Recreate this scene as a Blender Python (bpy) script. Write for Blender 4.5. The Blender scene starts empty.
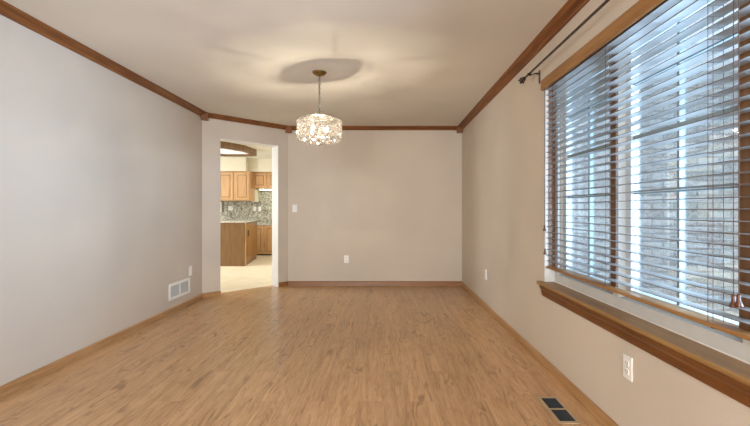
import bpy, bmesh, math, random
from mathutils import Vector, Matrix
random.seed(7)
PI = math.pi
C = bpy.context.scene.collection
SC = bpy.context.scene

# ------------------------------------------------------------------ camera, sky, lights, exposure
F = 400.0                       # focal length in pixels of the 750 px wide frame
CAM_Z = 1.17
cd = bpy.data.cameras.new('camera'); cam = bpy.data.objects.new('camera', cd); C.objects.link(cam)
cam.location = (0, 0, CAM_Z); cam.rotation_euler = (PI/2, 0, 0)
cd.sensor_width = 36.0; cd.lens = 36.0*F/750.0
cd.shift_x = -9.0/750.0; cd.shift_y = -3.5/750.0
cd.clip_start = 0.02; cd.clip_end = 200
SC.camera = cam

SC.view_settings.view_transform = 'Standard'
SC.view_settings.look = 'None'
SC.view_settings.gamma = 1.0
SC.view_settings.use_curve_mapping = False
SC.view_settings.exposure = 0.22

w = bpy.data.worlds.new('sky'); SC.world = w; w.use_nodes = True
wn = w.node_tree; wn.nodes.clear()
bg = wn.nodes.new('ShaderNodeBackground'); wo = wn.nodes.new('ShaderNodeOutputWorld')
bg.inputs[0].default_value = (0.72, 0.84, 1.0, 1); bg.inputs[1].default_value = 1.9
wn.links.new(bg.outputs[0], wo.inputs[0])

def area(name, loc, rot, sx, sy, power, col):
    l = bpy.data.lights.new(name, 'AREA'); l.shape = 'RECTANGLE'; l.size = sx; l.size_y = sy
    l.energy = power; l.color = col
    o = bpy.data.objects.new(name, l); C.objects.link(o); o.location = loc; o.rotation_euler = rot
    return o
# unseen fill light added behind the camera, shining in through the rear opening
area('rear_fill', (-1.0, -3.75, 1.25), (PI/2, 0, -.5), 2.4, 2.0, 290, (1.0, 0.97, 0.92))
# daylight on the window side
area('window_daylight', (2.6, 0.9, 1.15), (PI/2, 0, PI/2-.1), 1.7, 1.4, 430, (0.48, 0.70, 1.0))
# daylight of the kitchen's own window, on its left wall
area('kitchen_daylight', (-6.1, 7.45, 1.45), (PI/2, 0, -PI/2), .9, 1.3, 80, (0.86, 0.93, 1.0))

# ------------------------------------------------------------------ node helpers
def new_mat(name):
    m = bpy.data.materials.new(name); m.use_nodes = True
    nt = m.node_tree; nt.nodes.clear()
    out = nt.nodes.new('ShaderNodeOutputMaterial'); b = nt.nodes.new('ShaderNodeBsdfPrincipled')
    nt.links.new(b.outputs[0], out.inputs[0])
    return m, nt, b, out
def N(nt, t, **kw):
    n = nt.nodes.new(t)
    for k, v in kw.items(): setattr(n, k, v)
    return n
def ramp(nt, fac, stops):
    r = N(nt, 'ShaderNodeValToRGB'); e = r.color_ramp.elements
    while len(e) > 1: e.remove(e[-1])
    e[0].position = stops[0][0]; e[0].color = (*stops[0][1], 1)
    for p, c in stops[1:]:
        x = e.new(p); x.color = (*c, 1)
    nt.links.new(fac, r.inputs[0]); return r.outputs[0]
def mapping(nt, src, scale, rot=(0,0,0), loc=(0,0,0)):
    m = N(nt, 'ShaderNodeMapping'); m.inputs['Scale'].default_value = scale
    m.inputs['Rotation'].default_value = rot; m.inputs['Location'].default_value = loc
    nt.links.new(src, m.inputs[0]); return m.outputs[0]
def noise(nt, vec, scale, detail=3, rough=0.5, dist=0):
    n = N(nt, 'ShaderNodeTexNoise'); n.inputs['Scale'].default_value = scale
    n.inputs['Detail'].default_value = detail; n.inputs['Roughness'].default_value = rough
    n.inputs['Distortion'].default_value = dist
    nt.links.new(vec, n.inputs['Vector']); return n.outputs[0]
def bump(nt, b, h, strength, dist=0.01):
    bp = N(nt, 'ShaderNodeBump'); bp.inputs['Strength'].default_value = strength
    bp.inputs['Distance'].default_value = dist
    nt.links.new(h, bp.inputs['Height']); nt.links.new(bp.outputs[0], b.inputs['Normal'])
def mixc(nt, a, bb, fac, mode='MIX'):
    m = N(nt, 'ShaderNodeMix', data_type='RGBA', blend_type=mode)
    for sock, v in ((m.inputs[0], fac), (m.inputs[6], a), (m.inputs[7], bb)):
        if isinstance(v, (int, float)): sock.default_value = v
        elif isinstance(v, tuple): sock.default_value = (*v, 1)
        else: nt.links.new(v, sock)
    return m.outputs[2]
def pos(nt): return N(nt, 'ShaderNodeTexCoord').outputs['Object']

def simple(name, col, rough=0.5, metal=0.0, spec=0.5, var=0.06):
    m, nt, b, _ = new_mat(name)
    n = noise(nt, pos(nt), 14, 3)
    lo = tuple(c*(1-var) for c in col); hi = tuple(min(1, c*(1+var)) for c in col)
    nt.links.new(ramp(nt, n, [(0.3, lo), (0.7, hi)]), b.inputs['Base Color'])
    b.inputs['Roughness'].default_value = rough; b.inputs['Metallic'].default_value = metal
    b.inputs['Specular IOR Level'].default_value = spec
    return m
def plaster(name, col, bs=0.25, sc=55, rough=0.55, spec=0.3):
    m, nt, b, _ = new_mat(name); p = pos(nt)
    n = noise(nt, p, 1.3, 3)
    lo = tuple(c*0.965 for c in col); hi = tuple(min(1, c*1.03) for c in col)
    nt.links.new(ramp(nt, n, [(0.35, lo), (0.65, hi)]), b.inputs['Base Color'])
    b.inputs['Roughness'].default_value = rough; b.inputs['Specular IOR Level'].default_value = spec
    bump(nt, b, noise(nt, p, sc, 4, 0.6), bs, 0.004)
    return m
def oak(name, dark, mid, light, axis, rough=0.35, gs=1.0):
    m, nt, b, _ = new_mat(name); p = pos(nt)
    s = [60*gs, 60*gs, 60*gs]; s[axis] = 3.0*gs
    fine = noise(nt, mapping(nt, p, tuple(s)), 1.0, 5, 0.65)
    s2 = [14*gs, 14*gs, 14*gs]; s2[axis] = 0.9*gs
    broad = noise(nt, mapping(nt, p, tuple(s2)), 1.0, 3, 0.5, 1.5)
    c1 = ramp(nt, fine, [(0.30, dark), (0.5, mid), (0.72, light)])
    c2 = ramp(nt, broad, [(0.3, dark), (0.55, mid), (0.75, light)])
    nt.links.new(mixc(nt, c1, c2, 0.5), b.inputs['Base Color'])
    b.inputs['Roughness'].default_value = rough
    bump(nt, b, fine, 0.12, 0.002)
    return m
def thin_clear(name, tint=(1,1,1), gloss=0.1, rough=0.02):
    m = bpy.data.materials.new(name); m.use_nodes = True; nt = m.node_tree; nt.nodes.clear()
    out = N(nt, 'ShaderNodeOutputMaterial'); t = N(nt, 'ShaderNodeBsdfTransparent'); g = N(nt, 'ShaderNodeBsdfGlossy')
    t.inputs[0].default_value = (*tint, 1); g.inputs['Roughness'].default_value = rough
    mx = N(nt, 'ShaderNodeMixShader')
    lw = N(nt, 'ShaderNodeLayerWeight'); lw.inputs[0].default_value = 0.35
    mm = N(nt, 'ShaderNodeMath', operation='MULTIPLY_ADD'); mm.inputs[1].default_value = 0.6; mm.inputs[2].default_value = gloss
    mm.use_clamp = True
    nt.links.new(lw.outputs['Fresnel'], mm.inputs[0]); nt.links.new(mm.outputs[0], mx.inputs[0])
    nt.links.new(t.outputs[0], mx.inputs[1]); nt.links.new(g.outputs[0], mx.inputs[2])
    nt.links.new(mx.outputs[0], out.inputs[0]); return m
def emit(name, col, s):
    m = bpy.data.materials.new(name); m.use_nodes = True; nt = m.node_tree; nt.nodes.clear()
    out = N(nt, 'ShaderNodeOutputMaterial'); e = N(nt, 'ShaderNodeEmission')
    e.inputs[0].default_value = (*col, 1); e.inputs[1].default_value = s
    nt.links.new(e.outputs[0], out.inputs[0]); return m

M = {}
M['wall'] = plaster('beige_wall_paint', (0.56, 0.49, 0.41), 0.22, 60, 0.5)
M['ceiling'] = plaster('ceiling_paint', (0.68, 0.635, 0.565), 0.35, 26, 0.75, 0.15)
M['kwall'] = plaster('kitchen_cream_paint', (0.78, 0.72, 0.58), 0.15, 50)
M['kceil'] = plaster('kitchen_ceiling_paint', (0.80, 0.78, 0.72), 0.25, 30)
M['jamb'] = plaster('white_jamb_paint', (0.74, 0.74, 0.73), 0.1, 60, 0.45)
tr = ((0.07, 0.016, 0.002), (0.20, 0.066, 0.010), (0.31, 0.12, 0.025))
M['trim_x'] = oak('stained_oak_trim_x', *tr, 0, .55); M['trim_y'] = oak('stained_oak_trim_y', *tr, 1, .55); M['trim_z'] = oak('stained_oak_trim_z', *tr, 2)
bo = ((0.22, 0.10, 0.032), (0.40, 0.215, 0.09), (0.52, 0.32, 0.155))
M['base_x'] = oak('oak_baseboard_x', *bo, 0, 0.3); M['base_y'] = oak('oak_baseboard_y', *bo, 1, 0.3)
M['base_shaded'] = oak('oak_baseboard_shaded', (0.14,0.05,0.012), (0.27,0.115,0.035), (0.36,0.18,0.06), 0, .4)  # same oak as the other baseboards; the dimmer lighting is put into the colour
so = ((0.15, 0.07, 0.018), (0.29, 0.155, 0.05), (0.40, 0.24, 0.09))
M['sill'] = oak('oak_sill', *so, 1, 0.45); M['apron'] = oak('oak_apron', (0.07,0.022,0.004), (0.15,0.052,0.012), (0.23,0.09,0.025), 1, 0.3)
M['blindwood'] = oak('blind_wood', (0.17,0.075,0.022), (0.31,0.15,0.048), (0.40,0.21,0.075), 1, 0.4)
M['brownframe'] = oak('brown_window_wood', (0.09,0.04,0.015), (0.16,0.07,0.025), (0.22,0.11,0.045), 2, 0.4)
M['cab'] = oak('honey_oak_cabinet', (0.42,0.22,0.085), (0.60,0.35,0.16), (0.72,0.46,0.24), 2, 0.35)
M['cab_groove_shade'] = oak('oak_groove_shade', (0.12,0.05,0.015), (0.20,0.09,0.03), (0.26,0.13,0.05), 2, 0.4)  # cabinet oak darkened to paint in the shade of the door grooves
M['island'] = oak('brown_oak_island', (0.11,0.05,0.015), (0.185,0.095,0.032), (0.25,0.14,0.055), 2, 0.35)
M['brass'] = simple('antique_brass', (0.26, 0.16, 0.06), 0.25, 1.0)
M['dark_nickel'] = simple('dark_nickel_chain', (0.22, 0.21, 0.21), 0.35, 1.0)
M['chrome'] = simple('polished_nickel', (0.62, 0.60, 0.57), 0.2, 1.0)
M['iron'] = simple('dark_bronze_rod', (0.09, 0.075, 0.075), 0.25, 0.8)
M['plate'] = simple('white_plastic', (0.80, 0.79, 0.76), 0.35, 0, 0.5, 0.02)
M['vinyl'] = simple('pale_window_vinyl', (0.56, 0.56, 0.54), 0.4, 0, 0.4, 0.03)
M['grille'] = simple('window_muntin', (0.22, 0.26, 0.26), 0.4, 0, 0.4, 0.03)
M['black'] = simple('black_gap', (0.02, 0.02, 0.02), 0.6)
M['cord'] = simple('brown_cord', (0.12, 0.06, 0.035), 0.8)
M['tassel'] = oak('tassel_wood', (0.05,0.014,0.004), (0.09,0.028,0.008), (0.14,0.05,0.02), 2)
M['slat'] = simple('pale_slat_lacquer', (0.35, 0.345, 0.33), 0.3, 0, 0.6, 0.03)
M['slatedge'] = simple('brown_slat_edge', (0.10, 0.065, 0.05), 0.5)
M['glass'] = thin_clear('window_glass', (0.93, 0.97, 0.98), 0.02, 0.0)
M['crystal'] = thin_clear('cut_crystal', (0.90, 0.87, 0.83), 0.22, 0.08)
def _frost(m):
    nt = m.node_tree; out = [n for n in nt.nodes if n.type == 'OUTPUT_MATERIAL'][0]; mx = out.inputs[0].links[0].from_node
    tl = N(nt, 'ShaderNodeBsdfTranslucent'); tl.inputs[0].default_value = (.95,.92,.86,1)
    df = N(nt, 'ShaderNodeBsdfDiffuse'); df.inputs[0].default_value = (.9,.88,.84,1)
    m1 = N(nt, 'ShaderNodeMixShader'); m1.inputs[0].default_value = .5; nt.links.new(tl.outputs[0], m1.inputs[1]); nt.links.new(df.outputs[0], m1.inputs[2])
    m2 = N(nt, 'ShaderNodeMixShader'); m2.inputs[0].default_value = .032; nt.links.new(mx.outputs[0], m2.inputs[1]); nt.links.new(m1.outputs[0], m2.inputs[2])
    nt.links.new(m2.outputs[0], out.inputs[0])
_frost(M['crystal'])
M['bulb'] = emit('warm_bulb', (1.0, 0.85, 0.66), 7000)
M['bulb_dim'] = emit('warm_bulb_glow', (1.0, 0.86, 0.66), 40)
M['panel'] = emit('fluorescent_panel', (1.0, 0.95, 0.84), 1.0)
M['ledstrip'] = emit('under_cabinet_lamp', (0.92, 1.0, 0.82), 14)
M['register'] = simple('tan_metal_register', (0.50, 0.38, 0.25), 0.4, 0.3)
M['louver'] = simple('blue_black_louver', (0.05, 0.065, 0.085), 0.25, 0.6)
M['grey_filter'] = simple('grey_grille_mesh', (0.36, 0.36, 0.37), 0.7)
M['worktop_edge'] = simple('stone', (0.5,0.47,0.42), 0.3)

def granite(name, a, b_, c, scale, rough=0.2):
    m, nt, b, _ = new_mat(name); p = pos(nt)
    v = N(nt, 'ShaderNodeTexVoronoi'); v.inputs['Scale'].default_value = scale; nt.links.new(p, v.inputs['Vector'])
    bw = N(nt, 'ShaderNodeSeparateColor'); nt.links.new(v.outputs['Color'], bw.inputs[0])
    c1 = ramp(nt, bw.outputs[0], [(0.1, a), (0.5, b_), (0.9, c)])
    n = noise(nt, p, 6, 3)
    c2 = ramp(nt, n, [(0.35, a), (0.6, c)])
    nt.links.new(mixc(nt, c1, c2, 0.3), b.inputs['Base Color']); b.inputs['Roughness'].default_value = rough
    return m
M['granite'] = granite('granite_counter', (0.30,0.28,0.25), (0.48,0.45,0.40), (0.66,0.64,0.58), 90)
M['mosaic'] = granite('mosaic_backsplash', (0.13,0.12,0.09), (0.33,0.32,0.25), (0.62,0.60,0.50), 34)
M['kfloor'] = granite('cream_vinyl_floor', (0.70,0.63,0.48), (0.74,0.67,0.52), (0.78,0.71,0.57), 7, 0.35)

def floor_mat():
    m, nt, b, _ = new_mat('oak_plank_floor'); p = pos(nt)
    rot = mapping(nt, p, (1,1,1), (0,0,PI/2))
    br = N(nt, 'ShaderNodeTexBrick'); br.offset = 0.37; br.offset_frequency = 2
    nt.links.new(rot, br.inputs['Vector'])
    for k, v in (('Scale',1),('Mortar Size',0.0009),('Mortar Smooth',0.3),('Brick Width',1.22),('Row Height',0.155),('Bias',0)): br.inputs[k].default_value = v
    br.inputs['Color1'].default_value = (0,0,0,1); br.inputs['Color2'].default_value = (1,1,1,1)
    br.inputs['Mortar'].default_value = (0.5,0.5,0.5,1)
    # shift of the grain from plank to plank
    cmb = N(nt, 'ShaderNodeVectorMath', operation='SCALE'); nt.links.new(br.outputs['Color'], cmb.inputs[0]); cmb.inputs['Scale'].default_value = 7.3
    add = N(nt, 'ShaderNodeVectorMath', operation='ADD'); nt.links.new(p, add.inputs[0]); nt.links.new(cmb.outputs[0], add.inputs[1])
    g = add.outputs[0]
    fine = noise(nt, mapping(nt, g, (60, 5.5, 1)), 1.0, 6, 0.75, 0.8)
    mid = noise(nt, mapping(nt, g, (17, 1.0, 1)), 1.0, 4, 0.6, 1.2)
    # cathedral figure
    base = noise(nt, mapping(nt, g, (5.0, 0.75, 1)), 1.0, 2, 0.5, 0.6)
    sn = N(nt, 'ShaderNodeMath', operation='MULTIPLY'); sn.inputs[1].default_value = 120.0; nt.links.new(base, sn.inputs[0])
    si = N(nt, 'ShaderNodeMath', operation='SINE'); nt.links.new(sn.outputs[0], si.inputs[0])
    blot = noise(nt, mapping(nt, g, (7, 2.6, 1), (0,0,0), (9,4,0)), 1.0, 3, 0.6)
    mask = ramp(nt, blot, [(0.50, (0,0,0)), (0.62, (1,1,1))])
    figure = ramp(nt, si.outputs[0], [(0.35, (0,0,0)), (0.95, (1,1,1))])
    fm = N(nt, 'ShaderNodeMix', data_type='RGBA', blend_type='MULTIPLY'); fm.inputs[0].default_value = 1
    nt.links.new(mask, fm.inputs[6]); nt.links.new(figure, fm.inputs[7])
    c1 = ramp(nt, fine, [(0.33, (0.20,0.092,0.035)), (0.46, (0.48,0.28,0.135)), (0.66, (0.66,0.43,0.24))])
    c2 = ramp(nt, mid, [(0.3, (0.33,0.175,0.075)), (0.5, (0.50,0.295,0.145)), (0.7, (0.63,0.41,0.22))])
    c = mixc(nt, c1, c2, 0.5)
    dk = N(nt, 'ShaderNodeMath', operation='MULTIPLY'); dk.inputs[1].default_value = 0.58
    sep = N(nt, 'ShaderNodeSeparateColor'); nt.links.new(fm.outputs[2], sep.inputs[0]); nt.links.new(sep.outputs[0], dk.inputs[0])
    c = mixc(nt, c, (0.15,0.072,0.03), dk.outputs[0])
    pv = ramp(nt, br.outputs['Color'], [(0, (0.93,0.93,0.93)), (1, (1.05,1.05,1.05))])
    c = mixc(nt, c, pv, 1.0, 'MULTIPLY')
    sm = N(nt, 'ShaderNodeMath', operation='MULTIPLY'); sm.inputs[1].default_value = 0.35; nt.links.new(br.outputs['Fac'], sm.inputs[0])
    c = mixc(nt, c, (0.14,0.07,0.03), sm.outputs[0])
    nt.links.new(c, b.inputs['Base Color'])
    b.inputs['Roughness'].default_value = 0.3; b.inputs['Specular IOR Level'].default_value = 0.5
    bump(nt, b, fine, 0.06, 0.002)
    return m
M['floor'] = floor_mat()

def brick_mat():
    m, nt, b, _ = new_mat('pale_brick'); p = pos(nt)
    v = mapping(nt, p, (1,1,1), (PI/2,0,0))      # X stays, Z becomes the course direction
    br = N(nt, 'ShaderNodeTexBrick'); nt.links.new(v, br.inputs['Vector'])
    for k, vv in (('Scale',1),('Mortar Size',0.012),('Mortar Smooth',0.2),('Brick Width',0.26),('Row Height',0.088),('Bias',0.0)): br.inputs[k].default_value = vv
    br.inputs['Color1'].default_value = (0.28,0.28,0.27,1); br.inputs['Color2'].default_value = (0.70,0.70,0.68,1)
    br.inputs['Mortar'].default_value = (0.13,0.14,0.15,1)
    n = noise(nt, p, 26, 5, 0.75)
    c = mixc(nt, br.outputs['Color'], ramp(nt, n, [(0.35, (0.25,0.25,0.26)), (0.5, (0.62,0.62,0.60)), (0.66, (0.92,0.92,0.89))]), 0.45)
    nt.links.new(c, b.inputs['Base Color']); b.inputs['Roughness'].default_value = 0.9
    bump(nt, b, br.outputs['Fac'], -0.5, 0.01)
    return m
M['brick'] = brick_mat()
M['snow'] = simple('pale_ground', (0.72, 0.73, 0.74), 0.9)
M['soffit'] = simple('pale_soffit', (0.70, 0.71, 0.70), 0.7)
M['shingle'] = simple('grey_shingle', (0.30, 0.30, 0.30), 0.9, 0, 0.3, 0.2)

# ------------------------------------------------------------------ mesh helpers
class MB:
    """collects shapes in world coordinates into one mesh"""
    def __init__(s): s.v = []; s.f = []; s.mi = []; s.sm = []
    def add(s, vs, fs, mi=0, smooth=False):
        o = len(s.v); s.v += [tuple(v) for v in vs]
        for f in fs: s.f.append([o+i for i in f]); s.mi.append(mi); s.sm.append(smooth)
        return s
    def box(s, x0, x1, y0, y1, z0, z1, mi=0, b=0.0):
        if b <= 0:
            vs = [(x0,y0,z0),(x1,y0,z0),(x1,y1,z0),(x0,y1,z0),(x0,y0,z1),(x1,y0,z1),(x1,y1,z1),(x0,y1,z1)]
            return s.add(vs, [(0,3,2,1),(4,5,6,7),(0,1,5,4),(1,2,6,5),(2,3,7,6),(3,0,4,7)], mi)
        bm = bmesh.new(); bmesh.ops.create_cube(bm, size=1)
        for v in bm.verts: v.co = Vector(((x0+x1)/2+v.co.x*(x1-x0), (y0+y1)/2+v.co.y*(y1-y0), (z0+z1)/2+v.co.z*(z1-z0)))
        bmesh.ops.bevel(bm, geom=list(bm.edges), offset=min(b, (x1-x0)*.45, (y1-y0)*.45, (z1-z0)*.45), segments=2, profile=0.6, affect='EDGES')
        return s.bm(bm, mi)
    def bm(s, bm, mi=0, smooth=False):
        bm.verts.ensure_lookup_table(); bm.verts.index_update()
        s.add([v.co[:] for v in bm.verts], [[v.index for v in f.verts] for f in bm.faces], mi, smooth); bm.free(); return s
    def prism(s, poly, z0, z1, mi=0):
        n = len(poly); vs = [(x,y,z0) for x,y in poly]+[(x,y,z1) for x,y in poly]
        fs = [tuple(range(n-1,-1,-1)), tuple(range(n,2*n))]+[(i,(i+1)%n,n+(i+1)%n,n+i) for i in range(n)]
        return s.add(vs, fs, mi)
    def sweep(s, prof, p, q, out, mi=0):
        """profile (out, up) swept straight from p to q; 'out' is the horizontal outward direction"""
        p = Vector(p); q = Vector(q); o = Vector(out).normalized(); n = len(prof)
        vs = [p+o*a+Vector((0,0,b)) for a,b in prof]+[q+o*a+Vector((0,0,b)) for a,b in prof]
        return s.add(vs, [tuple(range(n)), tuple(range(2*n-1,n-1,-1))]+[(i,n+i,n+(i+1)%n,(i+1)%n) for i in range(n)], mi)
    def tube(s, pts, r, seg=8, mi=0, closed=False):
        pts = [Vector(p) for p in pts]; n = len(pts); rings = []
        ref = None
        for i, p in enumerate(pts):
            if closed: t = (pts[(i+1)%n]-pts[i-1]).normalized()
            else: t = (pts[min(i+1,n-1)]-pts[max(i-1,0)]).normalized()
            if ref is None: ref = Vector((0,0,1)) if abs(t.z) < .9 else Vector((1,0,0))
            a = t.cross(ref).normalized(); b = a.cross(t).normalized(); ref = b if not closed else ref
            rr = r[i] if isinstance(r, (list,tuple)) else r
            rings.append([p+(a*math.cos(2*PI*k/seg)+b*math.sin(2*PI*k/seg))*rr for k in range(seg)])
        vs = [v for R in rings for v in R]; fs = []
        m = n if closed else n-1
        for i in range(m):
            j = (i+1)%n
            for k in range(seg): fs.append((i*seg+k, i*seg+(k+1)%seg, j*seg+(k+1)%seg, j*seg+k))
        if not closed: fs += [tuple(range(seg-1,-1,-1)), tuple((n-1)*seg+k for k in range(seg))]
        return s.add(vs, fs, mi, True)
    def lathe(s, prof, c, seg=24, mi=0, axis='z', smooth=True):
        c = Vector(c); vs = []; fs = []; n = len(prof)
        for r, h in prof:
            for k in range(seg):
                a = 2*PI*k/seg; x, y = r*math.cos(a), r*math.sin(a)
                vs.append(c+(Vector((x,y,h)) if axis=='z' else Vector((x,h,y))))
        for i in range(n-1):
            for k in range(seg): fs.append((i*seg+k, i*seg+(k+1)%seg, (i+1)*seg+(k+1)%seg, (i+1)*seg+k))
        if prof[0][0] > 1e-5: fs.append(tuple(range(seg-1,-1,-1)))
        if prof[-1][0] > 1e-5: fs.append(tuple((n-1)*seg+k for k in range(seg)))
        return s.add(vs, fs, mi, smooth)
    def build(s, name, mats, parent=None, origin=None):
        me = bpy.data.meshes.new(name)
        if origin is None: origin = wloc(parent) if parent else Vector((0,0,0))
        origin = Vector(origin)
        me.from_pydata([tuple(Vector(v)-origin) for v in s.v], [], s.f); me.update()
        if not isinstance(mats, (list,tuple)): mats = [mats]
        for m in mats: me.materials.append(m)
        for i, p in enumerate(me.polygons): p.material_index = s.mi[i]; p.use_smooth = s.sm[i]
        bm = bmesh.new(); bm.from_mesh(me); bmesh.ops.remove_doubles(bm, verts=bm.verts, dist=1e-6)
        bmesh.ops.recalc_face_normals(bm, faces=bm.faces); bm.to_mesh(me); bm.free()
        o = bpy.data.objects.new(name, me); C.objects.link(o)
        if parent: o.parent = parent; o.location = origin-wloc(parent)
        else: o.location = origin
        return o
def wloc(o):
    v = Vector(o.location)
    while o.parent: o = o.parent; v += Vector(o.location)
    return v
def thing(name, label, cat, loc, group=None):
    o = bpy.data.objects.new(name, None); C.objects.link(o); o.location = loc; o.empty_display_size = 0.1
    return tag(o, label, cat, group)
def tag(o, label, cat, group=None):
    o['label'] = label; o['category'] = cat
    if group: o['group'] = group
    return o
def struct(name, mb, m, label=None):
    o = mb.build(name, m); o['kind'] = 'structure'
    if label: o['label'] = label
    return o

# ------------------------------------------------------------------ dimensions
XL, XR, YB, H = -2.395, 1.20, 6.154, 2.44
YREAR = -3.2
DA = Vector((-2.395, 5.263)); DB = Vector((-1.475, 6.154))      # the angled wall
dd = (DB-DA).normalized(); dn = Vector((-dd.y, dd.x))            # dn points into the kitchen
DT = 0.18; T0, T1, DL = 0.240, 1.115, (DB-DA).length
def dpt(t, k=0.0): p = DA+dd*t+dn*k; return (p.x, p.y)
WY0, WY1, WZ0, WZ1 = 0.62, 2.99, 0.63, 2.13                      # window opening

# ------------------------------------------------------------------ room shell
fl = MB(); fl.prism([(XL-.1,YREAR-.1),(XR+.1,YREAR-.1),(XR+.1,YB+.1),(-1.36,YB+.1),dpt(T1,DT),dpt(T0,DT),(XL-.1,5.30)], -.06, 0)
struct('floor', fl, M['floor'], 'honey oak plank floor of the dining room')
kf = MB(); kf.prism([dpt(T0,DT),dpt(T1,DT),(-1.36,YB+.1),(-1.1,YB+.1),(-1.1,10.7),(-6.2,10.7),(-6.2,5.30),(XL-.1,5.30)], -.06, 0)
struct('floor_kitchen', kf, M['kfloor'], 'cream vinyl kitchen floor')
ce = MB(); ce.prism([(XL-.1,YREAR-.1),(XR+.1,YREAR-.1),(XR+.1,YB+.1),dpt(DL,DT),dpt(0,DT),(XL-.1,5.30)], H, H+.08)
struct('ceiling', ce, M['ceiling'], 'beige textured ceiling')
kc = MB(); kc.prism([dpt(0,DT),dpt(DL,DT),(-1.1,YB+.1),(-1.1,10.7),(-6.2,10.7),(-6.2,5.30),(XL-.1,5.30)], H, H+.08)
struct('ceiling_kitchen', kc, M['kceil'])
struct('wall_left', MB().box(XL-.12, XL, YREAR, 5.30, 0, H), M['wall'])
struct('wall_back', MB().prism([DB[:], (XR+.2,YB), (XR+.2,YB+.14), dpt(DL,DT)], 0, H), M['wall'])
wr = MB(); XO = XR+.18
wr.box(XR, XO, YREAR, WY0, 0, H); wr.box(XR, XO, WY1, YB+.14, 0, H)
wr.box(XR, XO, WY0, WY1, 0, WZ0-.02); wr.box(XR, XO, WY0, WY1, WZ1, H)
struct('wall_right', wr, M['wall'])
wd = MB()
wd.prism([dpt(0), dpt(T0), dpt(T0,DT), dpt(0,DT)], 0, H)
wd.prism([dpt(T1), dpt(DL), dpt(DL,DT), dpt(T1,DT)], 0, H)
wd.prism([dpt(T0), dpt(T1), dpt(T1,DT), dpt(T0,DT)], 2.135, H)
struct('wall_angled', wd, M['wall'])
dl = MB()   # painted liner of the doorway
dl.prism([dpt(T0-.001,.004), dpt(T0+.004,.004), dpt(T0+.004,DT+.004), dpt(T0-.001,DT+.004)], 0, 2.135)
dl.prism([dpt(T1-.006,.002), dpt(T1+.001,.002), dpt(T1+.001,DT+.004), dpt(T1-.006,DT+.004)], 0, 2.135)
dl.prism([dpt(T0,.002), dpt(T1,.002), dpt(T1,DT+.004), dpt(T0,DT+.004)], 2.129, 2.136)
struct('door_1', dl, M['jamb'], 'white painted reveal of the open doorway to the kitchen')
# unseen rear wall, with an opening added to let the fill light in
rw = MB(); rw.box(XL-.12, -2.2, YREAR-.12, YREAR, 0, H); rw.box(1.0, XO, YREAR-.12, YREAR, 0, H); rw.box(-2.2, 1.0, YREAR-.12, YREAR, 2.25, H)
struct('wall_rear', rw, M['wall'])

# baseboards (profile: out, up)
BP = [(0,0),(.015,0),(.013,.030),(.012,.055),(.007,.064),(.003,.067),(0,.067)]
def baseb(name, p, q, out, m): return struct(name, MB().sweep(BP, (*p,0), (*q,0), (*out,0)), m)
baseb('baseboard_left', (XL,YREAR), (XL,5.257), (1,0), M['base_y'])
baseb('baseboard_right', (XR,YREAR), (XR,YB), (-1,0), M['base_y'])
baseb('baseboard_back', (DB.x+.004,YB), (XR,YB), (0,-1), M['base_shaded'])
baseb('baseboard_angled_left', dpt(.008), dpt(T0+.004), -dn, M['base_x'])
baseb('baseboard_angled_right', dpt(T1), dpt(DL-.004), -dn, M['base_shaded'])
# crown
CP = [(0,0),(.082,0),(.082,-.010),(.070,-.014),(.058,-.024),(.036,-.032),(.022,-.040),(.016,-.052),(0,-.052)]
def crown(name, p, q, out, m): return struct(name, MB().sweep(CP, (*p,H), (*q,H), (*out,0)), m)
crown('trim_1', (XL,YREAR), (XL,5.22), (1,0), M['trim_y'])
crown('trim_2', dpt(.045), dpt(DL-.045), -dn, M['trim_x'])
crown('trim_3', (DB.x+.045,YB), (XR-.03,YB), (0,-1), M['trim_x'])
crown('trim_4', (XR,YREAR), (XR,YB-.03), (-1,0), M['trim_y'])
def block(name, c, ang, s=.085):
    mb = MB(); bm = bmesh.new(); bmesh.ops.create_cube(bm, size=1)
    bmesh.ops.scale(bm, vec=(s, s, .098), verts=bm.verts)
    bmesh.ops.bevel(bm, geom=list(bm.edges), offset=.004, segments=2, affect='EDGES')
    bmesh.ops.transform(bm, matrix=Matrix.Translation((c[0],c[1],H-.049)) @ Matrix.Rotation(ang,4,'Z'), verts=bm.verts)
    return struct(name, mb.bm(bm), M['trim_z'])
block('trim_5', (DA.x+.045, DA.y-.018), math.radians(22))
block('trim_6', (DB.x+.018, DB.y-.045), math.radians(22))
block('trim_7', (XR-.043, YB-.043), 0)

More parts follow.
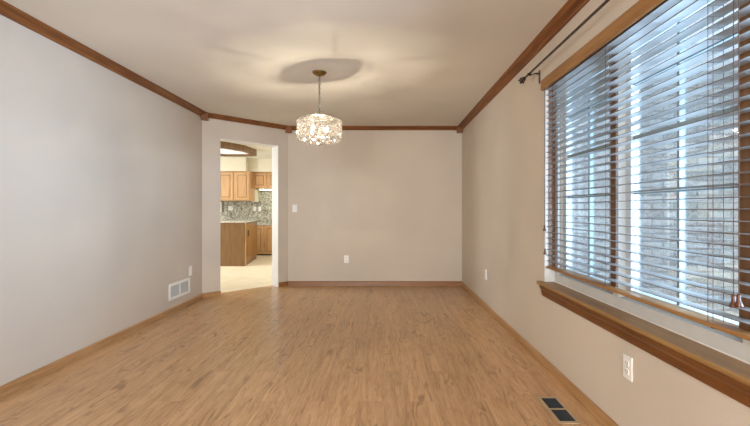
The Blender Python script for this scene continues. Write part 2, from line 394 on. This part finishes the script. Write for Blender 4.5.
# ------------------------------------------------------------------ window (three units side by side)
wf = MB(); X0, X1 = XR+.075, XR+.165
wf.box(X0+.001,X1-.001,WY1-.055,WY1-.001,WZ0+.064,WZ1-.064); wf.box(X0+.001,X1-.001,WY0+.001,WY0+.055,WZ0+.064,WZ1-.064)
wf.box(X0,X1,WY0,WY1,WZ0,WZ0+.065); wf.box(X0,X1,WY0,WY1,WZ1-.065,WZ1)
MUL = [2.205, 1.396]
for y in MUL: wf.box(X0+.0015,X1-.0015,y-.028,y+.028,WZ0+.064,WZ1-.064)
win = struct('window_1', wf, M['vinyl'], 'three-unit window in the right wall')
edges = [WY1-.055] + [v for y in MUL for v in (y+.028, y-.028)] + [WY0+.055]
units = [(edges[1],edges[0]), (edges[3],edges[2]), (edges[5],edges[4])]
for (a,b_) in units:
    sm = MB(); sx0, sx1 = XR+.115, XR+.155; z0, z1 = WZ0+.065, WZ1-.065
    sm.box(sx0,sx1,b_-.048,b_,z0,z1); sm.box(sx0,sx1,a,a+.048,z0,z1); sm.box(sx0,sx1,a+.048,b_-.048,z0,z0+.045); sm.box(sx0,sx1,a+.048,b_-.048,z1-.045,z1)
    so_ = sm.build('sash', M['vinyl'], win)
    g = MB().box(XR+.134,XR+.138,a+.048,b_-.048,z0+.045,z1-.045).build('pane', M['glass'], so_)
    gr = MB(); ym = (a+b_)/2
    gr.box(XR+.124,XR+.147,ym-.008,ym+.008,z0+.045,z1-.045)
    for z in (1.26,1.55,1.84): gr.box(XR+.125,XR+.146,a+.048,b_-.048,z-.010,z+.010)
    gr.build('muntin_grid', M['grille'], so_)
br_ = MB()
for y in MUL: br_.box(XR+.062,XR+.0749,y-.026,y+.026,WZ0+.11,WZ1-.02)
br_.box(XR+.030,XR+.0749,WY1-.010,WY1-.001,WZ0+.11,WZ1-.02)
br_.box(XR+.062,XR+.0749,WY0,WY1,WZ1-.075,WZ1-.02)
br_.build('mullion_cover', M['brownframe'], win)
# white reveal inside the opening
rv = MB(); rv.box(XR+.001,XR+.165,WY1-.001,WY1+.004,WZ0,WZ1); rv.box(XR+.001,XR+.165,WY0-.004,WY0+.001,WZ0,WZ1)
rv.box(XR+.001,XR+.165,WY0,WY1,WZ1-.001,WZ1+.004)
rv.build('window_reveal', M['vinyl'], win)
st = MB(); st.box(XR-.045,XR+.080,WY0-.07,WY1-.002,WZ0-.022,WZ0,0,.006); st.box(XR-.045,XR-.0005,WY1-.01,WY1+.045,WZ0-.022,WZ0,0,.006)
st.build('window_sill', M['sill'], win)
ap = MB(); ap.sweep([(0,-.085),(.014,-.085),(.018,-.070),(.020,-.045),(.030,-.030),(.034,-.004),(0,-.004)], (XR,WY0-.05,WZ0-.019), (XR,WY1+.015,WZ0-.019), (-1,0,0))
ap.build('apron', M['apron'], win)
cz = MB().box(XR+.0735,XR+.0765,WY0,WY1,WZ0,WZ0+.006).build('caulk_line', M['plate'], win)

# ------------------------------------------------------------------ wooden blind
BY0, BY1 = .63, 2.975
bl = thing('window_blind', 'wide open horizontal slat blind with brown valance covering the right wall window', 'blind', (XR+.035, (BY0+BY1)/2, .735))
va = MB(); va.sweep([(0,0),(.018,0),(.022,.006),(.022,.068),(.016,.078),(0,.078)], (XR-.001,WY0-.02,2.062), (XR-.001,WY1+.012,2.062), (-1,0,0))
va.build('valance', M['blindwood'], bl)
MB().box(XR+.006,XR+.056,BY0,BY1,2.085,2.125,0,.004).build('headrail', M['brownframe'], bl)
MB().box(XR+.004,XR+.056,BY0,BY1,.735,.752,0,.005).build('bottom_rail', M['blindwood'], bl)
sl = MB(); SXa, SXb = XR+.006, XR+.060; PITCH = .0423
k = -9
while 1.17+k*PITCH < 2.06:
    z = 1.17+k*PITCH; k += 1
    n = 6; crown_h = .0022; th = .0026; top = []; bot = []
    for i in range(n+1):
        u = i/n; x = SXa+(SXb-SXa)*u; zz = z+crown_h*(1-(2*u-1)**2)
        top.append((x,zz+th/2)); bot.append((x,zz-th/2))
    pr = top+bot[::-1]; m_ = len(pr)
    vs = [(x,BY0,zz) for x,zz in pr]+[(x,BY1,zz) for x,zz in pr]
    for i in range(m_):
        j = (i+1)%m_; edge = (i == n or i == m_-1)
        o = len(sl.v); sl.v += [vs[i],vs[j],vs[m_+j],vs[m_+i]]; sl.f.append([o,o+1,o+2,o+3]); sl.mi.append(1 if edge else 0); sl.sm.append(False)
    for base_ in (0, m_):
        for i in range(n):
            o = len(sl.v); q = [vs[base_+i],vs[base_+i+1],vs[base_+m_-2-i],vs[base_+m_-1-i]]
            sl.v += q; sl.f.append([o,o+1,o+2,o+3]); sl.mi.append(1); sl.sm.append(False)
slo = sl.build('slats', [M['slat'], M['slatedge']], bl)
slat_z = [1.17+i*PITCH for i in range(-9, k)]
for yl in (2.86, 2.175, 1.487, .80):
    lc = MB()
    lc.tube([(SXa-.002,yl,.752),(SXa-.002,yl,2.09)], .0010, 5); lc.tube([(SXb+.002,yl,.752),(SXb+.002,yl,2.09)], .0010, 5)
    for z in slat_z: lc.tube([(SXa-.002,yl,z-.0025),(SXb+.002,yl,z-.0025)], .0007, 4)
    lo = lc.build('ladder_cord', M['cord'], bl)
    MB().tube([((SXa+SXb)/2,yl+.012,.752),((SXa+SXb)/2,yl+.012,2.09)], .0011, 5).build('lift_cord', M['cord'], bl)
    MB().lathe([(0,-.004),(.009,-.004),(.011,0),(.009,.003),(0,.003)], (SXa+.02,yl,.733), 12).build('rail_button', M['black'], bl)
def pull(y, x, zb, name='pull_cord'):
    c_ = MB().tube([(x,y,zb+.02),(x,y,2.075)], .0014, 6).build(name, M['cord'], bl)
    MB().lathe([(0,.020),(.004,.020),(.0065,.014),(.0052,.006),(.0075,-.006),(.0125,-.018),(.0115,-.023),(0,-.023)], (x,y,zb), 16).build('tassel', M['tassel'], c_)
pull(1.355, XR-.016, .862); pull(1.335, XR-.016, .868)
pull(2.955, XR-.014, 1.035, 'tilt_cord'); pull(2.945, XR-.014, .862, 'tilt_cord')

# ------------------------------------------------------------------ curtain rod
RX, RZ = XR-.082, 2.215
rod = thing('curtain_rod', 'dark bronze curtain rod with leaf finial above the window', 'curtain rod', (RX, 1.8, RZ))
MB().tube([(RX,.42,RZ),(RX,3.19,RZ)], .0085, 12).build('rod', M['iron'], rod)
for (yy, sgn) in ((3.19, 1), (.42, -1)):
    fn = MB(); fn.lathe([(0,-.002),(.014,0),(.017,.007),(.010,.016),(.016,.030),(.019,.040),(.010,.058),(.003,.070),(0,.072)] if sgn > 0 else [(0,-.072),(.003,-.07),(.010,-.058),(.019,-.04),(.016,-.03),(.010,-.016),(.017,-.007),(.014,0),(0,.002)], (RX,yy,RZ), 14, 0, 'y')
    for a in range(6):
        an = a*PI/3; ca, sa = math.cos(an), math.sin(an); vs = []
        for (r, h, wd_) in ((.006,.010,.005),(.014,.030,.011),(.021,.050,.009),(.027,.064,.001)):
            for q in (-1, 1):
                vs.append((RX+ca*r-sa*wd_*q, yy+sgn*h, RZ+sa*r+ca*wd_*q)); 
            for q in (1, -1):
                vs.append((RX+ca*(r+.002)-sa*wd_*q, yy+sgn*(h-.003), RZ+sa*(r+.002)+ca*wd_*q))
        fs = []
        for i in range(3):
            for j in range(4): fs.append((i*4+j, i*4+(j+1)%4, i*4+4+(j+1)%4, i*4+4+j))
        fs += [(3,2,1,0),(12,13,14,15)]
        fn.add(vs, fs)
    fn.build('finial', M['iron'], rod)
for yy in (3.08, .55):
    bk = MB(); bk.box(XR-.005,XR,yy-.013,yy+.013,RZ-.075,RZ+.028,0,.002)
    bk.tube([(XR-.004,yy,RZ+.004),(XR-.04,yy,RZ+.002),(RX+.006,yy,RZ-.012)], .005, 8)
    bk.tube([(RX-.012,yy,RZ+.004),(RX-.008,yy,RZ-.009),(RX,yy,RZ-.013),(RX+.008,yy,RZ-.009),(RX+.012,yy,RZ+.004)], .004, 6)
    bk.build('bracket', M['iron'], rod)

# ------------------------------------------------------------------ chandelier
cx, cy = -.597, 3.70
ch = thing('chandelier', 'round crystal drum chandelier hanging on a chain from the ceiling', 'chandelier', (cx, cy, H))
MB().lathe([(0,0),(.066,0),(.066,-.004),(.060,-.014),(.045,-.026),(.022,-.034),(.010,-.036),(.006,-.044),(0,-.045)], (cx,cy,H), 32).build('canopy', M['brass'], ch)
cn = MB(); zt, zb = H-.040, 2.045; nl = 17
for i in range(nl):
    zc = zt-(zt-zb)*(i+.5)/nl; L = (zt-zb)/nl*.68; pts = []
    for q in range(14):
        a = 2*PI*q/14; u, v = .0075*math.cos(a), L*math.sin(a)
        pts.append((cx+(u if i%2 else 0), cy+(0 if i%2 else u), zc+v))
    cn.tube(pts, .0028, 6, 0, True)
cn.build('chain', M['dark_nickel'], ch)
MB().tube([(cx+.010,cy,zt),(cx-.008,cy+.006,2.3),(cx+.008,cy-.004,2.17),(cx,cy,zb)], .0018, 6).build('wire', M['chrome'], ch)
MB().lathe([(0,.022),(.006,.02),(.010,.010),(.018,.004),(.119,.001),(.121,-.002),(.119,-.004),(0,-.004)], (cx,cy,2.026), 40).build('top_plate', M['chrome'], ch)
fr = MB()
def ring(mb, r, z, t=.0025):
    mb.tube([(cx+r*math.cos(2*PI*i/40), cy+r*math.sin(2*PI*i/40), z) for i in range(40)], t, 6, 0, True)
RD = .198
for z in (1.992, 1.812): ring(fr, RD, z)
ring(fr, .13, 2.022); ring(fr, .12, 1.808)
for i in range(8):
    a = 2*PI*i/8; c_, s_ = math.cos(a), math.sin(a)
    fr.tube([(cx+.12*c_,cy+.12*s_,2.022),(cx+.16*c_,cy+.16*s_,2.01),(cx+RD*c_,cy+RD*s_,1.992),(cx+RD*c_,cy+RD*s_,1.812)], .0018, 5)
    fr.tube([(cx+.012*c_,cy+.012*s_,1.806),(cx+RD*c_,cy+RD*s_,1.812)], .0018, 5)
fr.tube([(cx,cy,2.026),(cx,cy,1.80)], .005, 8)
fr.build('drum_frame', M['chrome'], ch)
# two lit lamps near the middle shape the round shadows on the ceiling
for sx in (-1, 1):
    bx, by = cx+sx*.045, cy+sx*.063
    so2 = MB().lathe([(0,1.86-1.92),(.010,1.86-1.92),(.011,-.022),(0,-.022)], (bx,by,1.92), 12).build('lamp_socket', M['chrome'], ch)
    bu = MB().lathe([(0,-.022),(.008,-.021),(.014,-.012),(.016,-.002),(.013,.010),(.006,.020),(0,.024)], (bx,by,1.92), 14).build('bulb', M['glass'], so2)
    MB().lathe([(0,-.008),(.005,-.006),(.0065,0),(.005,.006),(0,.008)], (bx,by,1.92), 10).build('filament', M['bulb'], so2)
    MB().tube([(bx,by,1.862),(cx,cy,1.855)], .004, 6).build('lamp_arm', M['chrome'], so2)
    bx, by = cx-sx*.075, cy+sx*.055
    so2 = MB().lathe([(0,-.06),(.010,-.06),(.011,-.022),(0,-.022)], (bx,by,1.90), 12).build('lamp_socket', M['chrome'], ch)
    MB().lathe([(0,-.022),(.008,-.021),(.014,-.012),(.016,-.002),(.013,.010),(.006,.020),(0,.024)], (bx,by,1.90), 14).build('bulb', M['bulb_dim'], so2)
    MB().tube([(bx,by,1.842),(cx,cy,1.845)], .004, 6).build('lamp_arm', M['chrome'], so2)
# crystals: cut squares, four rows round the drum
def crystal_mesh(wd_, hh, d):
    me_ = MB(); a, b_, e = wd_/2, hh/2, d/2
    ring0 = [(-a,0,-b_*.55),(-a*.55,0,-b_),(a*.55,0,-b_),(a,0,-b_*.55),(a,0,b_*.55),(a*.55,0,b_),(-a*.55,0,b_),(-a,0,b_*.55)]
    fr_ = [(x*.5,-e,z*.5) for x,_,z in ring0]; bk_ = [(x*.5,e,z*.5) for x,_,z in ring0]
    vs = ring0+fr_+bk_; fs = [tuple(range(8,16)), tuple(range(23,15,-1))]
    for i in range(8):
        j = (i+1)%8; fs += [(i,j,8+j,8+i), (j,i,16+i,16+j)]
    me_.add(vs, fs); o = me_.build('crystal', M['crystal']); o.parent = ch; return o
proto = crystal_mesh(.050, .044, .018); used = False
def put_crystal(x, y, z, rz, s=1.0):
    global used
    if used:
        o = proto.copy(); C.objects.link(o); o.parent = ch
    else: o = proto; used = True
    o.location = (x-cx, y-cy, z-H); o.rotation_euler = (0,0,rz); o.scale = (s,s,s)
for r_i in range(4):
    for i in range(24):
        a = 2*PI*(i+.5*(r_i%2))/24
        put_crystal(cx+(RD+.002)*math.cos(a), cy+(RD+.002)*math.sin(a), 1.972-r_i*.046, a+PI/2)
ct = MB()
for i in range(16):            # the short upper tier and the underside droplets
    a = 2*PI*i/16
    for (r, z, s) in ((.178,1.982,.014),(.16,1.800,.016),(.11,1.796,.018),(.06,1.790,.018)):
        if r < .1 and i%2: continue
        x, y = cx+r*math.cos(a), cy+r*math.sin(a)
        vs = [(x+s*.8*math.cos(a+q*PI/2+PI/4), y+s*.8*math.sin(a+q*PI/2+PI/4), z) for q in range(4)]+[(x,y,z+s*.8),(x,y,z-s*.8)]
        ct.add(vs, [(q,(q+1)%4,4) for q in range(4)]+[((q+1)%4,q,5) for q in range(4)])
o = ct.build('crystal_droplets', M['crystal'], ch); o['kind'] = 'stuff'
MB().lathe([(0,.008),(.040,.006),(.044,0),(.034,-.014),(.014,-.024),(.006,-.030),(.008,-.036),(0,-.042)], (cx,cy,1.795), 10, smooth=False).build('bottom_finial', M['crystal'], ch)

# ------------------------------------------------------------------ outlets, switch, vents
def rotz(mb, ang, c):
    R = Matrix.Rotation(ang, 3, 'Z'); mb.v = [tuple(R @ Vector(v) + Vector(c)) for v in mb.v]; return mb
def wall_plate(name, label, cat, c, ang, kind, group=None):
    """plate modelled facing -Y at the origin, turned and moved"""
    t = thing(name, label, cat, c, group)
    mk = lambda mb, nm, m, par: rotz(mb, ang, c).build(nm, m, par)
    pl = mk(MB().box(-.036,.036,-.006,0,-.058,.058,0,.003), 'cover_plate', M['plate'], t)
    if kind == 'outlet':
        for dz in (-.021, .021):
            f = mk(MB().box(-.016,.016,-.0085,-.0055,dz-.0135,dz+.0135,0,.002), 'receptacle', M['plate'], t)
            q = MB()
            for xx in (-.007, .007): q.box(xx-.0013,xx+.0013,-.0089,-.0086,dz-.003,dz+.007)
            q.box(-.0025,.0025,-.0089,-.0086,dz-.010,dz-.006)
            mk(q, 'slots', M['black'], f)
    elif kind == 'switch':
        mk(MB().box(-.011,.011,-.009,-.0055,-.022,.022,0,.002), 'toggle', M['plate'], t)
    else:
        mk(MB().box(-.016,.016,-.0075,-.0055,-.033,.033,0,.001), 'insert', M['plate'], t)
    mk(MB().box(-.003,.003,-.0068,-.0058,-.003,.003), 'screw', M['chrome'], pl)
    return t
wall_plate('outlet', 'white outlet on the right wall under the window sill', 'outlet', (XR,1.965,.395), -PI/2, 'outlet')
wall_plate('outlet', 'white outlet on the right wall between window and far corner', 'outlet', (XR,4.70,.405), -PI/2, 'outlet')
wall_plate('outlet', 'white outlet low on the back wall', 'outlet', (-.578,YB,.407), 0, 'outlet')
wall_plate('light_switch', 'white light switch on the back wall right of the doorway', 'light switch', (-1.372,YB,1.186), 0, 'switch')
wall_plate('outlet', 'narrow white plate on the left wall just above the white vent', 'outlet', (XL,4.945,.412), PI/2, 'blank')

wv = thing('wall_vent', 'white two-panel return air grille low on the left wall', 'vent', (XL, 4.69, .152))
vy0, vy1, vz0, vz1 = 4.445, 4.925, .150, .336
f_ = MB()
f_.box(XL,XL+.010,vy0,vy1,vz0,vz0+.030,0,.002); f_.box(XL,XL+.010,vy0,vy1,vz1-.030,vz1,0,.002)
f_.box(XL,XL+.0095,vy0,vy0+.034,vz0,vz1,0,.002); f_.box(XL,XL+.0095,vy1-.034,vy1,vz0,vz1,0,.002); ym = (vy0+vy1)/2
f_.box(XL,XL+.0093,ym-.008,ym+.008,vz0,vz1,0,.001); f_.build('frame', M['plate'], wv)
for a, b_ in ((vy0+.034,ym-.012),(ym+.012,vy1-.034)):
    g = MB().box(XL+.0005,XL+.002,a,b_,vz0+.03,vz1-.03).build('backing', M['grey_filter'], wv)
    l = MB(); n = 9
    for i in range(n):
        z = vz0+.036+i*(vz1-vz0-.072)/(n-1)
        l.add([(XL+.002,a,z),(XL+.008,a,z-.006),(XL+.008,a,z-.0045),(XL+.002,a,z+.0015),(XL+.002,b_,z),(XL+.008,b_,z-.006),(XL+.008,b_,z-.0045),(XL+.002,b_,z+.0015)],
              [(0,1,2,3),(7,6,5,4),(0,4,5,1),(1,5,6,2),(2,6,7,3),(3,7,4,0)])
    l.build('louvers', M['vinyl'], g)
fv = thing('floor_vent', 'tan metal floor register with dark louvers beside the right baseboard', 'vent', (1.012, 2.335, 0))
rx0, rx1, ry0, ry1 = .950, 1.078, 2.18, 2.492; q = MB()
q.box(rx0,rx1,ry0,ry0+.022,0,.006,0,.002); q.box(rx0,rx1,ry1-.022,ry1,0,.006,0,.002)
q.box(rx0,rx0+.020,ry0,ry1,0,.0058,0,.002); q.box(rx1-.020,rx1,ry0,ry1,0,.0058,0,.002); q.box(rx0,rx1,2.336-.008,2.336+.008,0,.0057)
q.build('frame', M['register'], fv)
for a, b_ in ((ry0+.022,2.328),(2.344,ry1-.022)):
    MB().box(rx0+.02,rx1-.02,a,b_,.0002,.0010).build('duct_opening', M['black'], fv)
    l = MB(); n = 8
    for i in range(n):
        y = a+.008+i*(b_-a-.016)/(n-1)
        l.add([(rx0+.02,y-.005,.0015),(rx1-.02,y-.005,.0015),(rx1-.02,y+.005,.005),(rx0+.02,y+.005,.005),(rx0+.02,y-.005,.0025),(rx1-.02,y-.005,.0025),(rx1-.02,y+.005,.006),(rx0+.02,y+.005,.006)],
              [(3,2,1,0),(4,5,6,7),(0,1,5,4),(1,2,6,5),(2,3,7,6),(3,0,4,7)])
    l.build('louvers', M['louver'], fv)

# ------------------------------------------------------------------ kitchen
KX = 40.0
def kx(px, Y): return (px-384)*Y/F
def kz(py, Y): return CAM_Z-(py-209.5)*Y/F
struct('wall_kitchen_back', MB().box(-6.2,-1.1,10.55,10.7,0,H), M['kwall'])
struct('wall_kitchen_left', MB().box(-6.35,-6.2,5.18,10.7,0,H), M['kwall'])
struct('wall_kitchen_right', MB().box(-1.1,-.95,YB+.14,10.7,0,H), M['kwall'])
struct('wall_kitchen_front', MB().box(-6.35,XL-.12,5.18,5.30,0,H), M['kwall'])
sf = MB(); sf.box(-5.6,-3.385,9.80,10.55,2.115,H); sf.box(-3.385,-1.1,10.0,10.55,2.115,H)
struct('wall_soffit', sf, M['kwall'], 'cream soffit above the kitchen cabinets')
bs = MB().box(-5.6,-1.1,10.53,10.55,.80,1.9)
struct('wall_backsplash', bs, M['mosaic'], 'speckled stone backsplash')
def cabinet_door(x0, x1, yf, z0, z1, par, handle=None):
    d = MB().box(x0,x1,yf-.020,yf,z0,z1,0,.004)
    fx, fz = (x1-x0)*.17, (x1-x0)*.17
    o = d.build('door', M['cab'], par)
    gm = MB(); g0, g1, h0, h1 = x0+fx, x1-fx, z0+fz, z1-fz; w_ = .012
    gm.box(g0,g1,yf-.022,yf-.0195,h0,h0+w_); gm.box(g0,g1,yf-.022,yf-.0195,h1-w_,h1); gm.box(g0,g0+w_,yf-.022,yf-.0195,h0,h1); gm.box(g1-w_,g1,yf-.022,yf-.0195,h0,h1)
    gm.build('groove_shade', M['cab_groove_shade'], o)  # thin raised strips whose dark colour stands in for groove shade
    MB().box(g0+w_*2,g1-w_*2,yf-.026,yf-.0195,h0+w_*2,h1-w_*2,0,.004).build('raised_panel', M['cab'], o)
    return o
def cabinet(name, label, x0, x1, yf, yb, z0, z1, doors, toe=False):
    t = thing(name, label, 'cabinet', ((x0+x1)/2, (yf+yb)/2, z0))
    MB().box(x0,x1,yf,yb,z0+(.03 if toe else 0),z1,0,.002).build('body', M['cab'], t)
    if toe: MB().box(x0,x1,yf+.06,yb,z0,z0+.0295).build('toe_kick', M['black'], t)
    for a, b_ in doors: cabinet_door(a, b_, yf, z0+(.03 if toe else 0)+.02, z1-.03, t)
    return t
YU = 9.90
cabinet('wall_cabinet', 'tall oak wall cabinet with two doors left of the hood gap', kx(219,YU)-.45, kx(250.3,YU), YU, 10.53, kz(200.6,YU), 2.115,
        [(kx(220,YU)-.04, kx(233.2,YU)), (kx(235.6,YU), kx(249.3,YU))])
cabinet('wall_cabinet', 'short oak wall cabinet over the lit backsplash', kx(251.9,10.1), -1.9, 10.1, 10.53, kz(188.3,10.1), 2.115,
        [(kx(253,10.1), kx(266.4,10.1)), (kx(268,10.1), kx(281,10.1))])
lamp = thing('under_cabinet_light', 'thin bright strip lamp under the short wall cabinet', 'lamp', (kx(266,10.3),10.3,kz(188.3,10.1)-.03))
MB().box(kx(259,10.3),kx(281,10.3),10.28,10.34,kz(188.3,10.1)-.022,kz(188.3,10.1)-.001,0,.003).build('housing', M['plate'], lamp)
MB().box(kx(259.4,10.3),kx(280.6,10.3),10.285,10.335,kz(188.3,10.1)-.028,kz(188.3,10.1)-.0225).build('diffuser', M['ledstrip'], lamp)
tag(MB().box(kx(251.3,10.25),kx(255.4,10.25),10.22,10.53,kz(202,10.25),kz(189.5,10.25),0,.006).build('range_panel', M['kwall']), 'small cream box hanging between the two wall cabinets', 'box')
# lower cabinets
cabinet('base_cabinet', 'low oak base cabinet against the backsplash behind the island', -4.4, kx(258.4+5.9,10.2), 10.2, 10.53, 0, .765,
        [(kx(251,10.2), kx(263.4,10.2)), (kx(238,10.2), kx(250,10.2))], True)
cabinet('base_cabinet', 'oak base cabinet nearest the doorway right edge', kx(264.4,10.2), -1.9, 10.2, 10.53, 0, .765,
        [(kx(265.2,10.2), kx(276,10.2)), (kx(277,10.2), kx(288,10.2))], True)
tag(MB().box(-4.4,-1.9,10.17,10.53,.766,.80,0,.006).build('worktop', M['granite']), 'grey granite worktop on the low oak cabinets', 'worktop')
# island: its corner faces the doorway
P0 = Vector((kx(245.3,8.25), 8.25)); Pr = Vector((kx(256.6,9.55), 9.55)); Pl = Vector((P0.x-1.5, 8.25+.02))
isl = thing('kitchen_island', 'brown oak kitchen island seen through the doorway', 'island', (P0.x-.7, 8.9, 0))
poly = [P0[:], Pr[:], (Pl.x, 9.55), Pl[:]]
def inset(poly, k):
    c_ = Vector((sum(p[0] for p in poly)/4, sum(p[1] for p in poly)/4)); return [tuple(Vector(p)+(Vector(p)-c_).normalized()*k) for p in poly]
MB().prism(poly, .0, .895).build('body', M['island'], isl)
dv = (Pr-P0).normalized(); nv = Vector((dv.y, -dv.x))
def fp(t, k): p = P0+dv*t+nv*k; return (p.x, p.y)
L = (Pr-P0).length
MB().prism([fp(.045,.0005), fp(L-.02,.0005), fp(L-.02,.018), fp(.045,.018)], .09, .87).build('side_door', oak('island_door_oak', (0.16,0.065,0.012), (0.27,0.125,0.03), (0.36,0.18,0.05), 2, .3), isl)
MB().prism([fp(0,.0005), fp(.035,.0005), fp(.035,.012), fp(0,.012)], .0, .893).build('corner_post', M['cab'], isl)
tz = 1.17-(233.3-209.5)/47.5
MB().prism([fp(.17,.0185), fp(.25,.0185), fp(.25,.028), fp(.17,.028)], tz-.06, tz+.06).build('outlet_plate', M['black'], isl)
tag(MB().prism(inset(poly, .035), .896, .928).build('worktop', M['granite']), 'granite worktop on the brown kitchen island', 'worktop')
# plates on the backsplash
for px, py, wd_, lab in ((230.5,208.3,.12,'wide white switch plate on the backsplash under the tall cabinet'), (254.8,208.8,.07,'left one of two white outlets on the lit backsplash'), (259.8,208.8,.07,'right one of two white outlets on the lit backsplash')):
    Y = 10.53; c_ = (kx(px,Y), Y, kz(py,Y)); t = thing('wall_outlet', lab, 'outlet', c_)
    MB().box(c_[0]-wd_/2,c_[0]+wd_/2,Y-.007,Y,c_[2]-.058,c_[2]+.058,0,.002).build('cover_plate', M['plate'], t)
    MB().box(c_[0]-.016,c_[0]+.016,Y-.010,Y-.0072,c_[2]-.03,c_[2]+.03,0,.001).build('insert', M['plate'], t)
tag(MB().box(kx(219,10.5),kx(222.2,10.5),10.46,10.53,kz(212.5,10.5),kz(201.5,10.5),0,.004).build('white_object', M['plate']), 'white object against the backsplash at the left edge of the doorway', 'paper roll')  # plain white box, not identified further
# ceiling light box with wooden frame
outer = [(-2.72,8.55),(-2.75,7.90),(-3.00,7.42),(-3.35,7.42),(-3.62,7.90),(-3.62,8.40),(-3.42,8.62),(-2.95,8.62)]
c_ = Vector((-3.18, 8.1)); inner = [tuple(c_+(Vector(p)-c_)*.90) for p in outer]
kl = thing('ceiling_light_box', 'wood-framed fluorescent ceiling light in the kitchen', 'ceiling light', (c_.x, c_.y, H))
fm_ = MB(); n = 8; zt_, zb_ = H-.001, 2.31
vs = [(x,y,z) for z in (zb_,zt_) for x,y in outer]+[(x,y,z) for z in (zb_,zt_) for x,y in inner]; fs = []
for i in range(n):
    j = (i+1)%n; fs += [(i,j,n+j,n+i),(2*n+j,2*n+i,3*n+i,3*n+j),(j,i,2*n+i,2*n+j),(n+i,n+j,3*n+j,3*n+i)]
fm_.add(vs, fs); fm_.build('wood_frame', M['island'], kl)
MB().prism([tuple(c_+(Vector(p)-c_)*.89) for p in outer], 2.355, 2.365).build('diffuser', M['panel'], kl)
area('kitchen_fill_right', (-1.7, 8.2, 2.38), (0,0,0), .6, 1.2, 28, (1.0,.95,.85))  # added fill out of view behind the back wall, no fixture here
area('kitchen_fill_left', (-4.6, 7.4, 2.38), (0,0,0), .6, 1.2, 36, (1.0,.96,.90))  # second added fill, hidden left of the doorway to brighten the kitchen

# ------------------------------------------------------------------ outdoors
struct('ground', MB().box(XO,14,-8,12,-.35,-.25), M['snow'], 'pale ground outside the window')
gw = thing('garage_wing', 'pale grey brick house wing seen through the window blind', 'building', (3.6, 5.4, -.25))
MB().box(XO+.02,6.2,4.6,6.9,-.25,2.62).build('brick_wall', M['brick'], gw)
so3 = MB().box(XO+.02,6.6,4.15,6.9,2.62,2.66).build('soffit', M['soffit'], gw)
MB().box(XO+.02,6.6,4.12,4.15,2.60,2.78,0,.004).build('fascia', M['soffit'], gw)
MB().add([(XO+.02,4.12,2.78),(6.6,4.12,2.78),(6.6,6.9,4.0),(XO+.02,6.9,4.0),(XO+.02,4.12,2.82),(6.6,4.12,2.82),(6.6,6.9,4.04),(XO+.02,6.9,4.04)],
         [(3,2,1,0),(4,5,6,7),(0,1,5,4),(1,2,6,5),(2,3,7,6),(3,0,4,7)]).build('roof', M['snow'], gw)
